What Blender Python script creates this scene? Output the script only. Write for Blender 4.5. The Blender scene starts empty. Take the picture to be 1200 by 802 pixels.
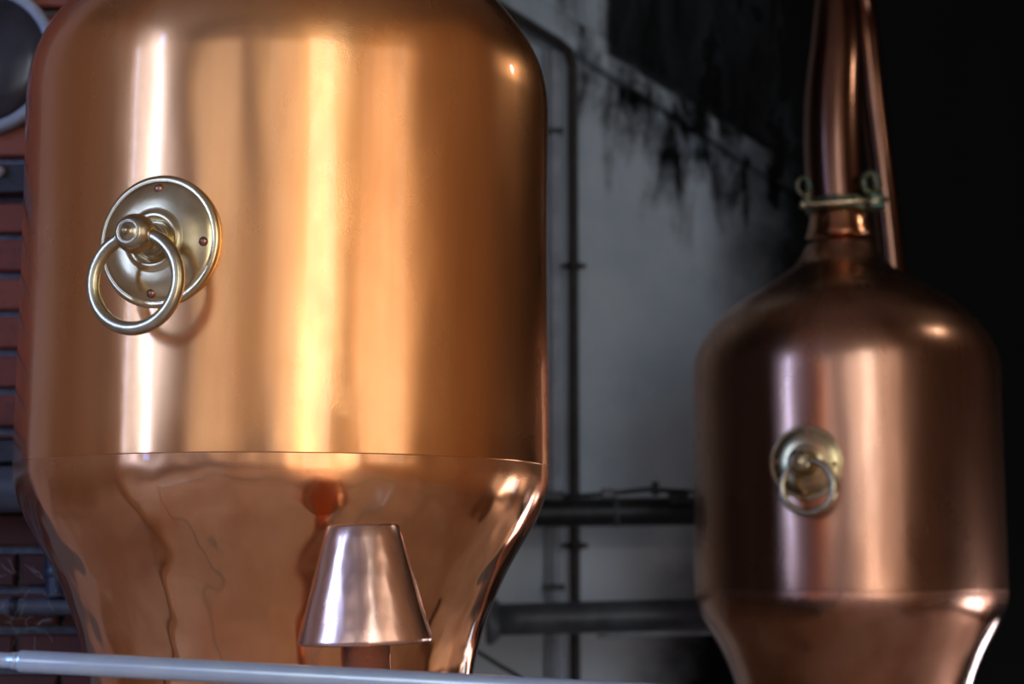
import bpy, bmesh, math, random
from mathutils import Vector, Matrix, Quaternion, noise as mnoise
random.seed(7)
C = bpy.context.scene
col = C.collection
PI = math.pi

# ------------------------------------------------------------------ camera
PITCH = math.radians(7.1)
CAM = Vector((0, 0, 1.6))
cam = bpy.data.cameras.new('camera'); cam.lens = 60; cam.sensor_width = 36
cam.clip_start = .05; cam.clip_end = 60
cam.dof.use_dof = True; cam.dof.focus_distance = 3.33; cam.dof.aperture_fstop = 2.6
co = bpy.data.objects.new('camera', cam); col.objects.link(co)
co.location = CAM; co.rotation_euler = (PI/2 + PITCH, 0, 0)
C.camera = co

# ------------------------------------------------------------------ world, exposure
w = bpy.data.worlds.new('sky'); C.world = w; w.use_nodes = True
bg = w.node_tree.nodes['Background']
bg.inputs[0].default_value = (.55, .68, .9, 1); bg.inputs[1].default_value = 1.0
C.view_settings.view_transform = 'Standard'; C.view_settings.look = 'None'
C.view_settings.exposure = .12; C.view_settings.gamma = 1

# ------------------------------------------------------------------ daylight in the windows, inferred and added
def area(name, loc, size, direction, color, radiance):
    l = bpy.data.lights.new(name, 'AREA'); l.shape = 'RECTANGLE'
    l.size, l.size_y = size; l.color = color
    l.energy = radiance * PI * size[0] * size[1]
    o = bpy.data.objects.new(name, l); col.objects.link(o)
    o.location = loc
    o.rotation_euler = Vector(direction).to_track_quat('-Z', 'Y').to_euler()
    return o
area('daylight_side_window', (-6.62, -1.6, 3.8), (.70, 4.2), (1, 0, 0), (.27, .43, 1.0), 21.0)
area('daylight_front_window', (2.45, -4.62, 3.95), (1.9, 3.9), (0, 1, 0), (.82, .92, 1.0), 3.5)
area('daylight_front_door', (2.45, -4.62, 1.0), (1.9, 1.9), (0, 1, 0), (1.0, .86, .72), 3.3)
area('added_slit_light', (-6.62, .25, 3.3), (.50, 3.0), (1, 0, 0), (.30, .46, 1.0), 38.0)  # added slit for the pale strip mirrored in the far still
area('added_fill_left', (-4.0, -4.62, 3.5), (3.2, 3.4), (0, 1, 0), (1.0, .66, .38), .30)  # added fill, brightens the left reflections on the near still
area('added_fill_right', (4.62, -1.5, 3.3), (3.8, 3.4), (-1, 0, 0), (1.0, .72, .42), 1.0)  # added panel of light, lifts the right-hand reflections
area('added_fill_front', (.2, -4.62, 3.5), (1.9, 3.4), (0, 1, 0), (1.0, .86, .70), .75)  # added panel, widens the warm highlight leftwards
area('daylight_low_right', (4.62, 6.3, .68), (1.2, .85), (-1, 0, 0), (.90, .88, 1.0), 5.0)
area('daylight_low_opening', (2.75, 8.12, .50), (1.0, .75), (0, -1, 0), (.90, .88, 1.0), 7.0)
# pendant lamp high on the right, outside the picture
LAMP = (3.5, 5.8, 4.15)
pl = bpy.data.lights.new('pendant_bulb', 'POINT'); pl.energy = 12; pl.shadow_soft_size = .07; pl.color = (1, .93, .85)
plo = bpy.data.objects.new('pendant_bulb', pl); col.objects.link(plo); plo.location = LAMP

# ------------------------------------------------------------------ helpers
def at(px, py, Y):
    x = (px - 600) / 2000; y = (401 - py) / 2000
    d = Vector((x, math.cos(PITCH) - y*math.sin(PITCH), math.sin(PITCH) + y*math.cos(PITCH)))
    return CAM + d * (Y / d.y)

def link(name, me, mat=None, parent=None):
    o = bpy.data.objects.new(name, me); col.objects.link(o)
    if mat and not me.materials: me.materials.append(mat)
    if parent: o.parent = parent
    return o

def tag(o, label=None, cat=None, group=None, kind=None):
    if label: o['label'] = label
    if cat: o['category'] = cat
    if group: o['group'] = group
    if kind: o['kind'] = kind
    return o

def empty(name, loc=(0, 0, 0), rot=(0, 0, 0)):
    o = bpy.data.objects.new(name, None); col.objects.link(o)
    o.location = loc; o.rotation_euler = rot; o.empty_display_size = .1
    return o

def smooth(me, on=True):
    for p in me.polygons: p.use_smooth = on

class MB:
    """collects shapes into one mesh"""
    def __init__(s): s.v = []; s.f = []; s.sm = []
    def add(s, v, f, sm=True):
        b = len(s.v); s.v += [tuple(p) for p in v]
        s.f += [tuple(i + b for i in q) for q in f]; s.sm += [sm]*len(f)
    def lathe(s, prof, n=48, M=None, a0=0, sm=True, close=False):
        M = M or Matrix()
        v = []; f = []
        for r, z in prof:
            for k in range(n):
                a = 2*PI*k/n + a0
                v.append(M @ Vector((r*math.cos(a), r*math.sin(a), z)))
        m = len(prof)
        for i in range(m - (0 if close else 1)):
            for k in range(n):
                j = (i+1) % m
                f.append((i*n+k, i*n+(k+1) % n, j*n+(k+1) % n, j*n+k))
        if not close:
            if prof[0][0] > 1e-6: f.append(tuple(range(n))[::-1])
            if prof[-1][0] > 1e-6: f.append(tuple((m-1)*n+k for k in range(n)))
        s.add(v, f, sm)
    def tube(s, pts, rad, n=16, closed=False, sm=True):
        pts = [Vector(p) for p in pts]; N = len(pts)
        if not hasattr(rad, '__len__'): rad = [rad]*N
        v = []; f = []; prev = None
        for i, p in enumerate(pts):
            if closed: t = pts[(i+1) % N] - pts[i-1]
            else: t = pts[min(i+1, N-1)] - pts[max(i-1, 0)]
            t.normalize()
            if prev is None:
                u = t.orthogonal().normalized()
            else:
                u = (prev - t*prev.dot(t)).normalized()
            prev = u; w_ = t.cross(u)
            for k in range(n):
                a = 2*PI*k/n
                v.append(p + (u*math.cos(a) + w_*math.sin(a))*rad[i])
        for i in range(N if closed else N-1):
            j = (i+1) % N
            for k in range(n): f.append((i*n+k, i*n+(k+1) % n, j*n+(k+1) % n, j*n+k))
        if not closed:
            f.append(tuple(range(n))[::-1]); f.append(tuple((N-1)*n+k for k in range(n)))
        s.add(v, f, sm)
    def box(s, c, d, M=None, ch=0.0):
        """box with chamfered edges"""
        M = M or Matrix()
        c = Vector(c); hx, hy, hz = d[0]/2, d[1]/2, d[2]/2
        bm = bmesh.new(); bmesh.ops.create_cube(bm, size=1)
        for q in bm.verts: q.co = Vector((q.co.x*2*hx, q.co.y*2*hy, q.co.z*2*hz))
        if ch: bmesh.ops.bevel(bm, geom=bm.edges[:], offset=ch, segments=1, affect='EDGES')
        bm.verts.index_update()
        s.add([M @ (q.co + c) for q in bm.verts], [tuple(q.index for q in f.verts) for f in bm.faces], False)
        bm.free()
    def build(s, name, mat, parent=None):
        me = bpy.data.meshes.new(name); me.from_pydata(s.v, [], s.f)
        for p, q in zip(me.polygons, s.sm): p.use_smooth = q
        bm = bmesh.new(); bm.from_mesh(me); bmesh.ops.recalc_face_normals(bm, faces=bm.faces); bm.to_mesh(me); bm.free()
        return link(name, me, mat, parent)

def catmull(P, n=8):
    """smooth a list of tuples of any length"""
    out = []
    for i in range(len(P)-1):
        p0 = P[max(i-1, 0)]; p1 = P[i]; p2 = P[i+1]; p3 = P[min(i+2, len(P)-1)]
        for k in range(n):
            t = k/n
            out.append(tuple(.5*((2*b) + (-a+c)*t + (2*a-5*b+4*c-d)*t*t + (-a+3*b-3*c+d)*t**3) for a, b, c, d in zip(p0, p1, p2, p3)))
    out.append(tuple(P[-1]))
    return out

# ------------------------------------------------------------------ node helper
class NT:
    def __init__(s, name):
        s.m = bpy.data.materials.new(name); s.m.use_nodes = True
        s.t = s.m.node_tree; s.b = s.t.nodes['Principled BSDF']
        s.tc = s.t.nodes.new('ShaderNodeTexCoord')
    def new(s, k, **kw):
        n = s.t.nodes.new(k)
        for a, b in kw.items(): setattr(n, a, b)
        return n
    def put(s, sock, v):
        if isinstance(v, bpy.types.NodeSocket): s.t.links.new(v, sock)
        else: sock.default_value = v
    def obj(s): return s.tc.outputs['Object']
    def map(s, scale=(1, 1, 1), rot=(0, 0, 0), loc=(0, 0, 0), v=None):
        n = s.new('ShaderNodeMapping'); s.put(n.inputs[0], v or s.obj())
        n.inputs['Scale'].default_value = scale; n.inputs['Rotation'].default_value = rot; n.inputs['Location'].default_value = loc
        return n.outputs[0]
    def noise(s, v, scale=5, detail=3, rough=.5, dist=0):
        n = s.new('ShaderNodeTexNoise'); s.put(n.inputs['Vector'], v)
        n.inputs['Scale'].default_value = scale; n.inputs['Detail'].default_value = detail
        n.inputs['Roughness'].default_value = rough; n.inputs['Distortion'].default_value = dist
        return n.outputs[0]
    def math(s, op, a, b=0., c=0.):
        n = s.new('ShaderNodeMath', operation=op)
        s.put(n.inputs[0], a); s.put(n.inputs[1], b); s.put(n.inputs[2], c); return n.outputs[0]
    def step(s, v, a, b, lo=0., hi=1.):
        n = s.new('ShaderNodeMapRange', interpolation_type='SMOOTHSTEP'); s.put(n.inputs[0], v)
        n.inputs[1].default_value = a; n.inputs[2].default_value = b; n.inputs[3].default_value = lo; n.inputs[4].default_value = hi
        return n.outputs[0]
    def mix(s, f, a, b):
        n = s.new('ShaderNodeMix', data_type='RGBA'); s.put(n.inputs[0], f)
        for q, v in ((n.inputs[6], a), (n.inputs[7], b)):
            s.put(q, v if isinstance(v, bpy.types.NodeSocket) else (*v, 1))
        return n.outputs[2]
    def xyz(s, v=None):
        n = s.new('ShaderNodeSeparateXYZ'); s.put(n.inputs[0], v or s.obj()); return n.outputs
    def bump(s, h, strength=.3, dist=.01, normal=None):
        n = s.new('ShaderNodeBump'); n.inputs['Strength'].default_value = strength; n.inputs['Distance'].default_value = dist
        s.put(n.inputs['Height'], h)
        if normal: s.put(n.inputs['Normal'], normal)
        return n.outputs[0]
    def set(s, **kw):
        N = {'color': 'Base Color', 'metal': 'Metallic', 'rough': 'Roughness', 'normal': 'Normal', 'coat': 'Coat Weight', 'coat_rough': 'Coat Roughness', 'spec': 'Specular IOR Level', 'aniso': 'Anisotropic'}
        for k, v in kw.items():
            if k == 'color' and isinstance(v, tuple): v = (*v, 1)
            s.put(s.b.inputs[N[k]], v)
        return s.m

def copper(name, c1, c2, rough=(.16, .30), coat=0., wave=.004, wscale=3.0, zs=.45, pits=0., coat_rough=.06, blend=False):
    t = NT(name)
    n1 = t.noise(t.map((1, 1, zs)), 3.2, 4, .55, .4)
    n2 = t.noise(t.map((1, 1, .12)), 9, 3, .6)
    n3 = t.noise(t.obj(), 28, 4, .6)
    f = t.math('ADD', t.math('MULTIPLY', n1, .6), t.math('MULTIPLY', n2, .4))
    f = t.step(f, .38, .62)
    c = t.mix(f, c1, c2)
    r = t.math('ADD', t.step(n1, .3, .7, rough[0], rough[1]), t.math('MULTIPLY', n3, .03))
    if blend: r = t.math('MULTIPLY', r, t.step(t.xyz()[2], *blend))
    wv = t.noise(t.map((1, 1, zs)), wscale, 2, .45)
    b = t.bump(wv, 1.0, wave)
    fine = t.noise(t.obj(), 45, 2, .5)
    b = t.bump(fine, .10, wave*.018, b)
    if pits:
        o = t.xyz()
        pk = t.noise(t.obj(), 330, 2, .6)
        ang = t.math('ARCTAN2', o[1], o[0])
        d = t.math('ABSOLUTE', t.math('SUBTRACT', ang, -1.20))
        mk = t.math('MULTIPLY', t.step(d, .05, .24, 1, 0), t.step(t.noise(t.obj(), 6, 3, .6), .42, .6))
        hgt = t.math('MULTIPLY', pk, mk)
        b = t.bump(hgt, pits, .0003, b)
    return t.set(color=c, metal=1., rough=r, normal=b, coat=coat, coat_rough=coat_rough)

M = {}
M['copper_near'] = copper('copper_warm', (.98, .47, .18), (.92, .38, .12), (.19, .30), coat=.5, blend=(-.02, .10, .80, 1.0), wave=.014, wscale=3.2, zs=.35, pits=1.0)
M['copper_belly'] = copper('copper_belly', (.98, .48, .21), (.86, .35, .13), (.07, .13), coat=.45, blend=(-.11, -.005, 1.0, 2.5), coat_rough=.03, wave=.022, wscale=5.0, zs=.7)
M['copper_far'] = copper('copper_brown', (.66, .345, .21), (.52, .255, .155), (.22, .31), coat=.25, wave=.008, wscale=3.2, zs=.35)
M['copper_far_belly'] = copper('copper_brown_belly', (.80, .44, .30), (.66, .31, .19), (.10, .16), coat=.2, blend=(-.11, -.005, 1.0, 2.3), wave=.010, wscale=3.5, zs=.8)
M['copper_throat'] = copper('copper_orange', (.74, .34, .17), (.62, .27, .13), (.14, .2), coat=.3, wave=.002)
M['copper_neck'] = copper('copper_shaded_tarnish', (.30, .14, .08), (.20, .09, .055), (.16, .24), coat=.15, wave=.002)  # tarnish, darkened further for the dark ceiling mirrored in it
M['copper_cap'] = copper('copper_pink', (.96, .62, .47), (.93, .55, .39), (.20, .28), coat=.4, wave=.006, wscale=13, zs=.6)

def simple(name, c1, c2, rough, metal=0., nscale=8, bump=.0, spec=.5):
    t = NT(name); n = t.noise(t.obj(), nscale, 4, .6)
    c = t.mix(t.step(n, .35, .65), c1, c2)
    kw = dict(color=c, rough=rough, metal=metal, spec=spec)
    if bump: kw['normal'] = t.bump(n, .5, bump)
    return t.set(**kw)
M['brass'] = simple('aged_brass', (.84, .66, .36), (.72, .54, .26), .25, 1., 14, .0006)
M['brass_ring'] = simple('worn_brass', (.70, .60, .39), (.56, .46, .27), .27, 1., 30, .0004)
M['rivet'] = simple('copper_rivet', (.55, .28, .20), (.42, .22, .17), .3, 1., 30)
M['verdigris'] = simple('tarnished_brass', (.30, .24, .12), (.07, .16, .12), .4, .8, 40, .001)
M['steel'] = simple('brushed_steel', (.72, .88, 1.0), (.66, .82, 1.0), .22, .6, 20)
M['iron'] = simple('black_iron', (.025, .027, .030), (.012, .013, .015), .45, 0., 20, .001)
M['rust_iron'] = simple('dark_pipe', (.040, .034, .028), (.022, .018, .015), .6, 0., 18, .001)
M['grey_pipe'] = simple('grey_painted_pipe', (.11, .125, .14), (.07, .08, .09), .4, 0., 9, .001)
M['pale_pipe'] = simple('pale_painted_conduit', (.40, .44, .50), (.30, .33, .38), .5, 0., 9)
M['bolt'] = simple('pale_bolt', (.6, .62, .66), (.5, .5, .55), .5)
M['glass_dark'] = simple('dark_disc', (.045, .045, .055), (.025, .022, .025), .22, 0., 4)
M['ring_pale'] = simple('pale_rim', (.42, .45, .48), (.30, .33, .36), .5, 0., 12)
M['wood_frame'] = simple('painted_frame', (.30, .28, .25), (.22, .2, .18), .5)
M['glass'] = simple('window_glass', (.9, .92, .95), (.9, .92, .95), .05)
M['web'] = simple('cobweb', (.7, .68, .62), (.6, .58, .52), .8)
M['rubber'] = simple('black_cable', (.02, .022, .022), (.012, .012, .012), .5)
M['warm_wall'] = simple('limewashed_wall', (.72, .42, .17), (.62, .34, .13), .85, 0., 2, .004)
M['pale_wall'] = simple('whitewashed_wall', (.56, .48, .46), (.48, .41, .39), .85, 0., 2, .004)
M['ceiling'] = simple('timber_ceiling', (.34, .28, .23), (.26, .21, .17), .8, 0., 3)
M['soot'] = simple('sooty_wall', (.012, .012, .013), (.005, .005, .006), .95, 0., 2, 0, .1)
M['brown_wall'] = simple('smoky_brown_wall', (.20, .12, .07), (.14, .085, .05), .9, 0., 2, 0, .1)
M['floor'] = simple('worn_concrete', (.70, .56, .45), (.58, .45, .35), .6, 0., 1.3, .002)
M['mortar'] = simple('blue_grey_mortar', (.20, .22, .25), (.13, .14, .16), .9, 0., 30, .003)

def brick_mat():
    t = NT('red_brick')
    oi = t.new('ShaderNodeObjectInfo')
    c = t.mix(oi.outputs['Random'], (.34, .095, .050), (.22, .060, .040))
    n = t.noise(t.obj(), 30, 4, .6)
    c = t.mix(t.step(n, .5, .75, 0, .6), c, (.10, .05, .045))
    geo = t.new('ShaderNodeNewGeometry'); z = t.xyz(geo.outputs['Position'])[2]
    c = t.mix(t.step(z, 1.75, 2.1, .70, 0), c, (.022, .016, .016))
    return t.set(color=c, rough=.8, normal=t.bump(n, .6, .003))
M['brick'] = brick_mat()

def plaster_mat():
    t = NT('stained_darkened_plaster')
    x, y, z = t.xyz()
    wob = t.noise(t.map((1.6, 1, 1.6)), 2.0, 4, .6)
    d = t.math('ADD', t.math('ADD', z, t.math('MULTIPLY', x, .65)), t.math('MULTIPLY', wob, .10))
    d = t.math('SUBTRACT', d, 4.30)                      # distance above the sloping ledge
    drip = t.noise(t.map((5.5, 1, 1.3)), 1.5, 5, .6, .5)
    blot = t.noise(t.map((1, 1, .9)), 3.2, 5, .62)
    band = t.step(d, -.85, -.05)
    amt = t.math('MULTIPLY', band, t.step(x, .20, 1.1, .35, 1.0))
    v = t.math('ADD', t.math('ADD', t.math('MULTIPLY', drip, .62), t.math('MULTIPLY', blot, .38)), t.math('MULTIPLY', amt, .20))
    streak = t.math('MULTIPLY', t.step(v, .50, .74), t.step(band, .02, .3))
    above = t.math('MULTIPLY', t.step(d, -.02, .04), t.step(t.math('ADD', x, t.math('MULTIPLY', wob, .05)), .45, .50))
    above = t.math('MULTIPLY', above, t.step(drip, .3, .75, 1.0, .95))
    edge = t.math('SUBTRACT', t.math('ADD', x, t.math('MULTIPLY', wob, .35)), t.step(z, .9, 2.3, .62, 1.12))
    right = t.step(edge, -.12, .42, 0, 1.0)  # plaster goes black towards the right, starting further left low down
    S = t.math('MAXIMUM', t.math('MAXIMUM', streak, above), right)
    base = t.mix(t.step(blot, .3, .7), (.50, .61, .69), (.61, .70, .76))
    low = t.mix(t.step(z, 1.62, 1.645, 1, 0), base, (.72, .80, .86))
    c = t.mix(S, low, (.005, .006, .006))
    h = t.math('ADD', blot, t.math('MULTIPLY', t.noise(t.obj(), 22, 4, .6), .3))
    return t.set(color=c, rough=.9, spec=.15, normal=t.bump(h, .5, .02))
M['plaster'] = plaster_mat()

# ------------------------------------------------------------------ setting
def slab(name, c, d, mat, parent=None):
    b = MB(); b.box(c, d); o = b.build(name, mat, parent)
    if not parent: o['kind'] = 'structure'
    return o
XL, XR, YF, YB, H = -6.5, 4.5, -4.5, 8.0, 6.4
slab('floor', ((XL+XR)/2, (YF+YB)/2, -.1), (XR-XL+.6, YB-YF+.6, .2), M['floor'])
slab('ceiling', ((XL+XR)/2, (YF+YB)/2, H+.1), (XR-XL+.6, YB-YF+.6, .2), M['ceiling'])

def wall_with_hole(name, axis, pos, span, zs, hole, mat, th=.2, side=1):
    """wall at axis=pos spanning span; hole = (a0,a1,z0,z1)"""
    b = MB(); a0, a1, z0, z1 = hole
    for (p, q, r, s_) in ((span[0], a0, 0, zs), (a1, span[1], 0, zs), (a0, a1, 0, z0), (a0, a1, z1, zs)):
        if q-p < 1e-4 or s_-r < 1e-4: continue
        if axis == 'x': b.box((pos+side*th/2, (p+q)/2, (r+s_)/2), (th, q-p, s_-r))
        else: b.box(((p+q)/2, pos+side*th/2, (r+s_)/2), (q-p, th, s_-r))
    o = b.build(name, mat); o['kind'] = 'structure'; return o
wall_with_hole('wall_left', 'x', XL, (YF, -.6), H, (-1.95, -1.25, 1.7, 5.9), M['pale_wall'], side=-1)
wall_with_hole('wall_left_rear', 'x', XL, (-.6, YB), H, (0, .5, 1.8, 4.8), M['pale_wall'], side=-1)
wall_with_hole('wall_front', 'y', YF, (1.32, XR), H, (1.5, 3.4, .05, 5.9), M['pale_wall'], side=-1)
wall_with_hole('wall_front_side', 'y', YF, (-1.8, 1.32), H, (-.75, 1.15, 1.8, 5.2), M['pale_wall'], side=-1)
wall_with_hole('wall_front_far_side', 'y', YF, (XL, -1.8), H, (-5.6, -2.4, 1.8, 5.2), M['pale_wall'], side=-1)
wall_with_hole('wall_right', 'x', XR, (YF, 4.4), H, (-3.4, .4, 1.6, 5.0), M['warm_wall'], side=1)
wall_with_hole('wall_right_rear', 'x', XR, (4.4, YB), H, (5.7, 6.9, .25, 1.1), M['brown_wall'])
slab('light_blocker_wall', ((2.3+XR)/2, 4.5, H/2), (XR-2.3, .2, H), M['brown_wall'])  # unseen wall added to keep bright walls out of the far still's reflection
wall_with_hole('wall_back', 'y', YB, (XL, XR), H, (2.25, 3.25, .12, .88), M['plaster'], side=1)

def window(name, axis, pos, a, z, n, m, depth=.1):
    b = MB(); w_ = .05
    def bar(c0, c1, z0, z1):
        if axis == 'x': b.box((pos, (c0+c1)/2, (z0+z1)/2), (depth, c1-c0, z1-z0), ch=.004)
        else: b.box(((c0+c1)/2, pos, (z0+z1)/2), (c1-c0, depth, z1-z0), ch=.004)
    bar(a[0], a[0]+w_, *z); bar(a[1]-w_, a[1], *z); bar(a[0]+w_, a[1]-w_, z[0], z[0]+w_); bar(a[0]+w_, a[1]-w_, z[1]-w_, z[1])
    for i in range(1, n):
        q = a[0] + (a[1]-a[0])*i/n; bar(q-.015, q+.015, z[0]+w_, z[1]-w_)
    for i in range(1, m):
        q = z[0] + (z[1]-z[0])*i/m; bar(a[0]+w_, a[1]-w_, q-.015, q+.015)
    o = b.build(name, M['wood_frame']); o['kind'] = 'structure'; return o
window('window_1', 'x', XL-.06, (-1.95, -1.25), (1.7, 5.9), 1, 4)
window('added_window_3', 'x', XL-.06, (0, .5), (1.8, 4.8), 1, 3)  # frame of the added slit
window('added_window_4', 'x', XR+.06, (-3.4, .4), (1.6, 5.0), 4, 3)  # frame around the added right-hand light panel
window('added_window_5', 'y', YF-.06, (-.75, 1.15), (1.8, 5.2), 2, 3)  # frame for the added panel beside the front window
window('added_window_6', 'y', YF-.06, (-5.6, -2.4), (1.8, 5.2), 3, 3)  # frame for the added fill at the front left
slab('light_blocker_pillar', (-2.08, 2.79, H/2), (.22, .22, H), M['pale_wall'])  # unseen post added to hide the slit from the near still
window('window_2', 'y', YF-.06, (1.5, 3.4), (2.0, 5.9), 2, 3)
window('door_1', 'y', YF-.06, (1.5, 3.4), (.05, 2.0), 2, 2)

# sloping ledge on the back wall
def beam(name, p, q, wy, hz, mat, ch=.01, parent=None):
    p, q = Vector(p), Vector(q); d = q-p; L = d.length
    R = d.to_track_quat('X', 'Z').to_matrix().to_4x4(); R.translation = (p+q)/2
    b = MB(); b.box((0, 0, 0), (L, wy, hz), R, ch); return b.build(name, mat, parent)
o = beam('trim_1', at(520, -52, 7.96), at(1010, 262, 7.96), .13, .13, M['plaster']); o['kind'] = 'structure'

# ------------------------------------------------------------------ brick wall, left
BY = 4.8
PITCHZ = .1105; Z0 = 2.497
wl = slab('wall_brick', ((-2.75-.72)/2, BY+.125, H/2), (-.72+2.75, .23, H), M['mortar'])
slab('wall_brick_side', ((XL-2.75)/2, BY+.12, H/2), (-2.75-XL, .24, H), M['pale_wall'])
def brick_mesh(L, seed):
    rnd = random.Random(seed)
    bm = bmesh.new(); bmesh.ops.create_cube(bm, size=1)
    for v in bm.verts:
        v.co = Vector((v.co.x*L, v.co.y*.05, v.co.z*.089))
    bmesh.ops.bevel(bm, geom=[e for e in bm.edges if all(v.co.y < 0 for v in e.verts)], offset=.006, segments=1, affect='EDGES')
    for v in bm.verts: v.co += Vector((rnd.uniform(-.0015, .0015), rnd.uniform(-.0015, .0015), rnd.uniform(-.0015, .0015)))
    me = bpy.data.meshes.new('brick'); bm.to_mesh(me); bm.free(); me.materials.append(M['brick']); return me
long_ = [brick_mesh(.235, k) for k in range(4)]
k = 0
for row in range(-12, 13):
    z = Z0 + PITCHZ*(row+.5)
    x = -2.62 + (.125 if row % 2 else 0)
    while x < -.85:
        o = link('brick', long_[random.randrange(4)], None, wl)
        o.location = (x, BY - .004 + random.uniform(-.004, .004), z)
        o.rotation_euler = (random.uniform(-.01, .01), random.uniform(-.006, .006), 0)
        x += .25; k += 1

# dark flat bar with a pale bolt
t = empty('iron_bar', at(-60, 210, 4.72))
tag(t, 'black flat iron bar with a pale bolt across the bricks, top left', 'iron bar')
def rel(p, e): return Vector(p) - e.location
b = MB(); p, q = at(-320, 226, 4.735), at(140, 206, 4.735)
d = (q-p); R = d.to_track_quat('X', 'Z').to_matrix().to_4x4(); R.translation = (p+q)/2 - t.location
b.box((0, 0, 0), (d.length, .05, .080), R, .004); b.build('bar', M['iron'], t)
b = MB(); c = rel(at(-1, 201, 4.70), t)
b.lathe([(0, .018), (.009, .016), (.015, .008), (.016, 0), (.016, -.006)], 16, Matrix.Translation(c) @ Matrix.Rotation(PI/2, 4, 'X')); b.build('bolt', M['bolt'], t)

# round dark disc with pale rim
t = empty('round_disc', at(-21, 71, 4.76)); t.rotation_euler = (PI/2, 0, 0)
tag(t, 'dark round disc with a pale grey rim hung on the brick wall', 'wall disc')
b = MB(); b.lathe([(.0, .052), (.06, .050), (.13, .042), (.180, .026), (.195, .012), (.195, -.01)], 64); b.build('dish', M['glass_dark'], t)
b = MB(); b.lathe([(.192, -.01), (.190, .022), (.196, .032), (.214, .034), (.224, .026), (.226, -.01)], 64, close=True); b.build('rim', M['ring_pale'], t)

# steel beam, pipes and ledge lower left
def pipe_thing(name, label, cat, p, q, r, mat, rings=(), ringmat=None, ring_name='coupling', n=24):
    p, q = Vector(p), Vector(q)
    e = empty(name, p); tag(e, label, cat)
    b = MB(); d = q-p
    b.tube([d*(i/12) for i in range(13)], r, n); b.build('pipe', mat, e)
    for (tt, w_, rr) in rings:
        b = MB(); c = d*tt; u = d.normalized()
        b.tube([c-u*w_/2, c-u*(w_/2-.004), c+u*(w_/2-.004), c+u*w_/2], [rr*.93, rr, rr, rr*.93], n); b.build(ring_name, ringmat or mat, e)
    return e
beam_ = beam('steel_beam', at(-320, 533, 4.66), at(160, 529, 4.66), .10, .075, M['iron'])
tag(beam_, 'black steel beam low on the brick wall above the grey pipe', 'beam')
pipe_thing('grey_pipe', 'thick grey pipe along the brick wall under the black beam, left of near still', 'pipe', at(-320, 575, 4.60), at(150, 573, 4.60), .062, M['grey_pipe'], ((.30, .05, .068),))
pipe_thing('pale_pipe', 'thin pale grey pipe with dark strap and cobwebs, on lower left bricks', 'pipe', at(-320, 709, 4.66), at(200, 712, 4.66), .024, M['grey_pipe'], ((.65, .022, .027),), M['iron'], 'strap')
pipe_thing('downpipe', 'short dark blue downpipe mostly hidden behind the near still, left side', 'pipe', at(66, 640, 4.66), at(68, 701, 4.66), .032, simple('blue_black_paint', (.03, .045, .07), (.02, .03, .05), .4), ((.5, .03, .036),))
# cobwebs
b = MB(); rnd = random.Random(3)
for k in range(26):
    px, py = rnd.uniform(2, 75), rnd.choice([rnd.uniform(690, 705), rnd.uniform(722, 748), rnd.uniform(660, 680)])
    P = [(px, py)]
    a = rnd.uniform(0, 2*PI)
    for j in range(5):
        a += rnd.uniform(-.7, .7); P.append((P[-1][0]+math.cos(a)*4, P[-1][1]+math.sin(a)*4))
    b.tube([at(x_, y_, 4.585+.004*j) for j, (x_, y_) in enumerate(P)], .00035, 4)
tag(b.build('cobweb', M['web']), 'wispy pale cobweb strands on the thin pale pipe', 'cobweb', kind='stuff')

# ------------------------------------------------------------------ pipework on the plaster wall
def flat(p, Y): return at(p[0], p[1], Y)
x672 = at(672, 400, 7.9)
e = empty('vertical_pipe', (x672.x, 7.86, .0)); tag(e, 'slim rusty dark pipe running up the plaster wall between the stills', 'pipe')
b = MB(); b.tube([(0, 0, z) for z in (0.02, 1, 2, 3, 3.9)] + [(-.02, .0, 3.97), (-.07, .02, 4.02), (-.3, .03, 4.17), (-.7, .04, 4.43)], .024, 20); b.build('pipe', M['rust_iron'], e)
for py in (312, 640):
    b = MB(); c = at(671, py, 7.86).z
    b.lathe([(.026, -.018), (.036, -.016), (.036, .016), (.026, .018)], 20, Matrix.Translation((0, 0, c)))
    b.box((0, .03, c), (.022, .1, .02)); b.box((.045, 0, c), (.03, .014, .022), ch=.002); b.box((-.045, 0, c), (.03, .014, .022), ch=.002)
    b.build('clamp', M['rust_iron'], e)
xc = at(651, 400, 7.94).x
e = empty('conduit', (xc, 7.95, 0)); tag(e, 'pale blue-grey conduit strip beside the rusty vertical pipe', 'conduit')
b = MB(); b.box((0, 0, 2.05), (.045, .05, 3.9), ch=.006); b.build('channel', M['pale_pipe'], e)
b = MB(); b.box((-.040, .01, 2.05), (.022, .035, 3.9), ch=.004); b.build('rail', M['ring_pale'], e)
for z in (.7, 1.45, 3.6):
    b = MB(); b.box((-.01, -.018, z), (.10, .02, .03), ch=.003); b.build('strap', M['iron'], e)

# black horizontal pipe with a lever rod above it
e = pipe_thing('black_pipe', 'thick black horizontal pipe behind the stills, the upper one', 'pipe', at(540, 603, 7.55), at(960, 597, 7.55), .062, M['iron'], ((.432, .022, .068), (.2, .022, .068)), M['grey_pipe'])
e = empty('lever_rod', at(620, 580, 7.42)); tag(e, 'thin black rod with lever joints just above the upper black pipe', 'rod')
b = MB(); b.tube([rel(at(620, 584, 7.42), e), rel(at(690, 581, 7.42), e), rel(at(760, 574, 7.42), e), rel(at(830, 578, 7.42), e)], .011, 12); b.build('rod', M['iron'], e)
for (px, py, ww, hh) in ((648, 582, .10, .04), (712, 579, .06, .045), (768, 573, .03, .06), (795, 584, .09, .06)):
    b = MB(); b.box(rel(at(px, py, 7.42), e), (ww, .03, hh), ch=.006); b.build('joint', M['iron'] if px != 712 else M['grey_pipe'], e)
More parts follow.
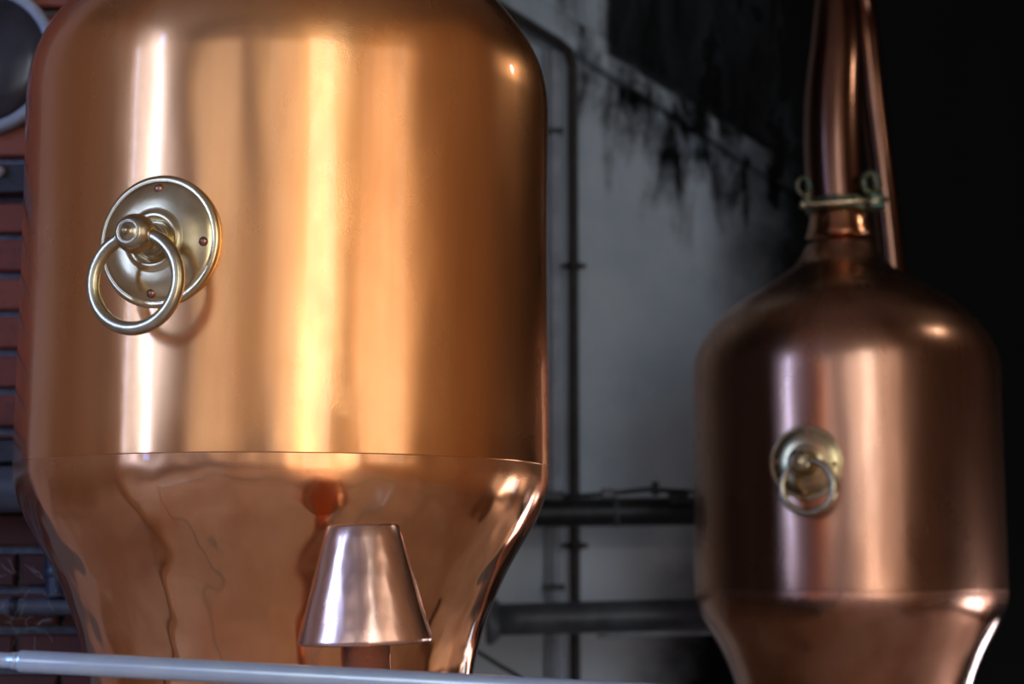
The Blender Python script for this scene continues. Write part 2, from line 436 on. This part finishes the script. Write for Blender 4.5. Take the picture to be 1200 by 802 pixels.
# lower grey pipe with flange
e = pipe_thing('flanged_pipe', 'thick dark grey horizontal pipe with round end flange, behind the stills', 'pipe', at(578, 727, 7.4), at(960, 716, 7.4), .068, M['grey_pipe'])
b = MB(); d = (at(960, 716, 7.4)-at(578, 727, 7.4)).normalized()
b.tube([d*-.035, d*-.030, d*-.012, d*-.004, d*.03], [.085, .104, .108, .104, .075], 32); b.build('flange', M['grey_pipe'], e)
e2 = pipe_thing('thin_pipe', 'thin pale grey tube tucked under the thick flanged pipe', 'pipe', at(700, 745, 7.28), at(960, 737, 7.28), .013, M['pale_pipe'])
b = MB(); b.tube(catmull([tuple(at(*q)) for q in ((520, 738, 6.9), (561, 765, 6.9), (585, 780, 6.9), (612, 797, 6.9), (660, 840, 6.9), (700, 900, 6.95))], 6), .0085, 10)
tag(b.build('cable', M['rubber']), 'thin black cable slanting down beside the near still', 'cable')

# ------------------------------------------------------------------ the stills
BELLY = [(.425, -.95), (.425, -.80), (.412, -.62), (.428, -.47), (.440, -.41), (.457, -.35), (.480, -.29), (.508, -.23), (.543, -.17), (.571, -.12), (.589, -.075), (.5982, -.038), (.6002, -.008), (.6003, .012)]
UPPER = [(.6008, -.004), (.6009, .015), (.6008, .05), (.600, .2), (.5985, .4), (.598, .6), (.599, .78), (.5985, .835), (.594, .88), (.584, .92), (.567, .96), (.542, 1.0), (.508, 1.045), (.466, 1.085), (.412, 1.128), (.340, 1.176), (.262, 1.224), (.20, 1.266), (.160, 1.312), (.134, 1.362)]
def shape_body(me, amp, seed):
    for v in me.vertices:
        r = math.hypot(v.co.x, v.co.y)
        if r < .2: continue
        n = mnoise.noise(Vector((v.co.x*3.1+seed, v.co.y*3.1, v.co.z*1.6)))
        n2 = mnoise.noise(Vector((v.co.x*9+seed, v.co.y*9, v.co.z*7)))
        k = 1 + amp*(n + .25*n2)/r
        v.co.x *= k; v.co.y *= k

def make_handle(root, az, zc, R, swing, lean):
    """az: outward direction angle in the xy plane; zc: height on the body"""
    out = Vector((math.cos(az), math.sin(az), 0))
    # local frame: z = outward, x = tangential (horizontal), y = up
    xa = Vector((-math.sin(az), math.cos(az), 0)); ya = Vector((0, 0, 1))
    F = Matrix((( xa.x, ya.x, out.x, out.x*R), (xa.y, ya.y, out.y, out.y*R), (xa.z, ya.z, out.z, zc), (0, 0, 0, 1)))
    if xa.cross(ya).dot(out) < 0:
        F = Matrix(((-xa.x, ya.x, out.x, out.x*R), (-xa.y, ya.y, out.y, out.y*R), (-xa.z, ya.z, out.z, zc), (0, 0, 0, 1)))
    b = MB()
    prof = [(.133, -.022), (.134, .000), (.1325, .003), (.128, .0048), (.1225, .0060), (.1215, .0050), (.1205, .0062), (.112, .0095), (.098, .0145), (.080, .0190), (.066, .0200), (.060, .021), (.056, .024), (.050, .026), (.045, .024), (.041, .019), (.036, .018), (.0, .018)]
    b.lathe(prof, 72, F); plate = b.build('mounting_plate', M['brass'], root)
    b = MB()
    b.lathe([(.034, .016), (.035, .022), (.031, .027), (.030, .0275), (.031, .030), (.029, .036), (.022, .040), (.021, .042), (.024, .046), (.021, .050), (.017, .054), (.015, .059), (.018, .064)], 40, F)
    st = b.build('stem', M['brass_ring'], root)
    for a in (88, 178, 266, 356):
        b = MB(); a_ = math.radians(a)
        T = F @ Matrix.Translation((.105*math.cos(a_), .105*math.sin(a_), .0110))
        b.lathe([(.0098, -.006), (.0096, .002), (.0070, .0050), (.003, .0064), (0, .0068)], 16, T); b.build('rivet', M['rivet'], plate)
    b = MB()
    zb = .088; rb = .0395
    pr = [(.014, zb-rb-.001)]
    for i in range(1, 15):
        a_ = -PI/2 + PI*i/17.2
        pr.append((rb*math.cos(a_), zb + rb*math.sin(a_)*.98))
    pr += [(.0205, zb+.0315), (.0200, zb+.0300), (.0188, zb+.0310), (.012, zb+.0350), (.0085, zb+.0362), (.0078, zb+.039), (.0070, zb+.0435), (.004, zb+.046), (0, zb+.0465)]
    b.lathe(pr, 48, F)
    # socket collars where the ring passes through
    knob = b.build('knob', M['brass_ring'], root)
    b = MB(); rm = .0925
    G = F @ Matrix.Translation((0, 0, zb)) @ Matrix.Rotation(swing, 4, 'Z') @ Matrix.Rotation(lean, 4, 'X')
    b.tube([G @ Vector((rm*math.sin(2*PI*i/72), -rm + rm*math.cos(2*PI*i/72), 0)) for i in range(72)], .0136, 20, closed=True)
    b.build('ring', M['brass_ring'], root)
    for sgn in (-1, 1):
        b = MB()
        c = Vector((sgn*rb*.93, -.006, 0)); dirx = Vector((sgn, -.12, 0)).normalized()
        Q = G @ Matrix.Translation(c) @ dirx.to_track_quat('Z', 'Y').to_matrix().to_4x4()
        b.lathe([(.0140, -.006), (.0165, -.001), (.0155, .0015), (.0140, .001)], 24, Q, close=True)
        b.build('ring_collar', M['brass'], knob)

def make_still(name, loc, scale, mats, seed, handle, label):
    root = empty(name, loc); tag(root, label, 'still')
    b = MB(); b.lathe([(r*scale, z*scale) for r, z in catmull(BELLY, 5)], 160)
    o = b.build('belly', mats[1], root); shape_body(o.data, .0020, seed)
    b = MB()
    up = [(.6002, -.0045)] + catmull(UPPER, 5)
    b.lathe([(r*scale, z*scale) for r, z in up], 160)
    o = b.build('upper_body', mats[0], root); shape_body(o.data, .0020, seed)
    make_handle(root, *handle)
    return root

near = make_still('copper_still', (-.515, 3.9, 1.800), 1.0, (M['copper_near'], M['copper_belly']), 2.0,
                  (-PI/2 - math.radians(18.0), .415, .599, math.radians(2), math.radians(-1)),
                  'large bright copper pot still nearest the camera, on the left')
far = make_still('copper_still', (1.290, 6.6, 1.475), .978, (M['copper_far'], M['copper_far_belly']), 9.0,
                 (-PI/2 - math.radians(24.8), .448, .584, math.radians(18), math.radians(-2)),
                 'smaller-looking dark copper pot still on the right with tall neck')
# near still also has its neck, above the picture
b = MB(); b.tube([(0, 0, 1.35), (0, 0, 1.40), (0, 0, 1.5), (0, 0, 1.8), (0.01, 0, 2.2), (.03, .1, 2.7), (.06, .35, 3.0), (.1, .8, 3.05), (.12, 1.3, 2.9)], [.134, .121, .110, .115, .118, .11, .10, .09, .085], 40)
b.build('neck', M['copper_near'], near)
# far still: neck base, tapering swan neck, return pipe and clamp
b = MB(); b.tube([(0, 0, z) for z in (1.358, 1.366, 1.385, 1.41, 1.44, 1.458)], [.1335, .1335, .127, .1205, .1165, .113], 48)
b.build('neck', M['copper_throat'], far)
P = catmull([(-.010, 0, 1.455, .108), (-.018, 0, 1.60, .113), (-.020, 0, 1.78, .116), (-.014, 0, 1.95, .114), (.000, 0, 2.12, .104), (.010, .02, 2.30, .090), (.040, .10, 2.52, .080), (.105, .30, 2.70, .072), (.20, .56, 2.70, .066), (.27, .76, 2.55, .062), (.305, .84, 2.35, .060), (.335, .88, 2.1, .060), (.378, .90, 1.7, .060), (.420, .92, 1.2, .060), (.45, .94, .6, .060), (.47, .95, -.2, .060), (.48, .96, -.9, .060)], 6)
b = MB(); b.tube([p[:3] for p in P], [p[3] for p in P], 40); b.build('swan_neck', M['copper_neck'], far)
b = MB(); b.lathe([(.110, -.016), (.124, -.014), (.128, -.004), (.128, .004), (.124, .014), (.110, .016)], 48, Matrix.Translation((-.005, 0, 1.474)), close=True)
b.lathe([(.110, .018), (.122, .020), (.124, .030), (.118, .036), (.110, .038)], 48, Matrix.Translation((-.005, 0, 1.474)), close=True)
band = b.build('clamp_band', M['verdigris'], far)
b = MB(); zc = 1.474
b.tube([(-.160, -.10, zc-.004), (-.155, -.105, zc-.004), (-.06, -.128, zc+.000), (.05, -.134, zc+.006), (.16, -.128, zc+.012)], [.010, .010, .009, .009, .009], 14)
b.lathe([(0, -.016), (.012, -.013), (.0165, 0), (.012, .013), (0, .016)], 16, Matrix.Translation((-.162, -.10, zc-.004)) @ Matrix.Rotation(PI/2, 4, 'Y'))
b.build('clamp_bolt', M['brass_ring'], band)
def loop_nut(cx, cy, cz, r, tr, tilt, name):
    b = MB(); Q = Matrix.Translation((cx, cy, cz)) @ Matrix.Rotation(tilt, 4, 'Z')
    b.tube([Q @ Vector((r*.75*math.cos(2*PI*i/24), 0, r*math.sin(2*PI*i/24))) for i in range(24)], tr, 10, closed=True)
    b.lathe([(.0, -.016), (.014, -.014), (.014, .012), (.009, .018), (0, .018)], 14, Matrix.Translation((cx+.012, cy, cz-r-.006)))
    b.build(name, M['verdigris'], band)
loop_nut(-.158, -.10, zc+.070, .034, .0065, .2, 'wing_nut')
loop_nut(.100, -.10, zc+.082, .040, .012, .4, 'wing_nut')
loop_nut(.140, -.06, zc+.045, .034, .012, 1.0, 'wing_nut')
b = MB(); b.box((.125, -.09, zc+.010), (.07, .05, .06), ch=.01); b.build('clamp_lug', M['verdigris'], band)
b = MB(); b.box((-.145, -.08, zc+.018), (.035, .04, .03), ch=.006); b.build('clamp_lug', M['verdigris'], band)

# brick furnaces the stills stand on (below the picture)
for (cx, cy, zt, w_, lab) in ((-.515, 4.0, .85, 1.35, 'low brick furnace block under the near still'), (1.282, 6.65, .545, 1.35, 'low brick furnace block under the far still')):
    b = MB(); b.box((cx, cy, zt/2), (w_, 1.3, zt), ch=.02); o = b.build('furnace', M['mortar']); tag(o, lab, 'furnace')

# ------------------------------------------------------------------ copper cap in front of the near still
cp = at(428, 752, 3.05)
t = empty('copper_hood', cp); t.rotation_euler = (0, math.radians(-1.8), 0)
tag(t, 'small pink copper cone hood on a short tube, before the near still', 'vent hood')
S = .205; b = MB()
pr = [(.040, .004), (.108, .000), (.1165, -.003), (.1185, .000), (.1178, .006)]
for i in range(1, 10):
    u = i/10; pr.append((.1178 + (.0655-.1178)*u, .006 + (S-.012)*u))
pr += [(.0650, S-.004), (.0628, S-.0008), (.0585, S), (0, S+.001)]
b.lathe(pr, 96); o = b.build('cone', M['copper_cap'], t)
for v in o.data.vertices:
    r = math.hypot(v.co.x, v.co.y)
    if r > .05:
        n = mnoise.noise(v.co*26); k = 1 + .0012*n/r; v.co.x *= k; v.co.y *= k
b = MB(); b.lathe([(.0435, -.66), (.0435, .006)], 48); b.lathe([(.0475, -.62), (.0475, -.60)], 48); b.build('tube', M['copper_cap'], t)

# ------------------------------------------------------------------ steel hand rail in the foreground
p, q = at(21, 775, 2.75), at(1000, 827, 2.82)
u = (q-p).normalized()
t = empty('hand_rail', (p.x, p.y, p.z)); tag(t, 'brushed steel hand rail crossing the bottom edge in front', 'rail')
b = MB(); L = (q-p).length
b.tube([u*0, u*.002, u*.006] + [u*(L*i/10) for i in range(1, 11)], [.0145, .0165, .0175] + [.0177]*10, 40); b.build('tube', M['steel'], t)
b = MB(); b.tube([u*-.45, u*-.02, u*-.010, u*-.0095, u*.001], [.0125, .0125, .0125, .0138, .0138], 32); b.build('end_spigot', M['steel'], t)
for s_ in (.75, 1.30, -.40):
    b = MB(); c = u*s_; b.tube([c+Vector((0, 0, -.016)), (c.x, c.y, -p.z+.01)], .016, 24)
    b.lathe([(.045, 0), (.045, .008), (.02, .012)], 24, Matrix.Translation((c.x, c.y, -p.z))); b.build('post', M['steel'], t)
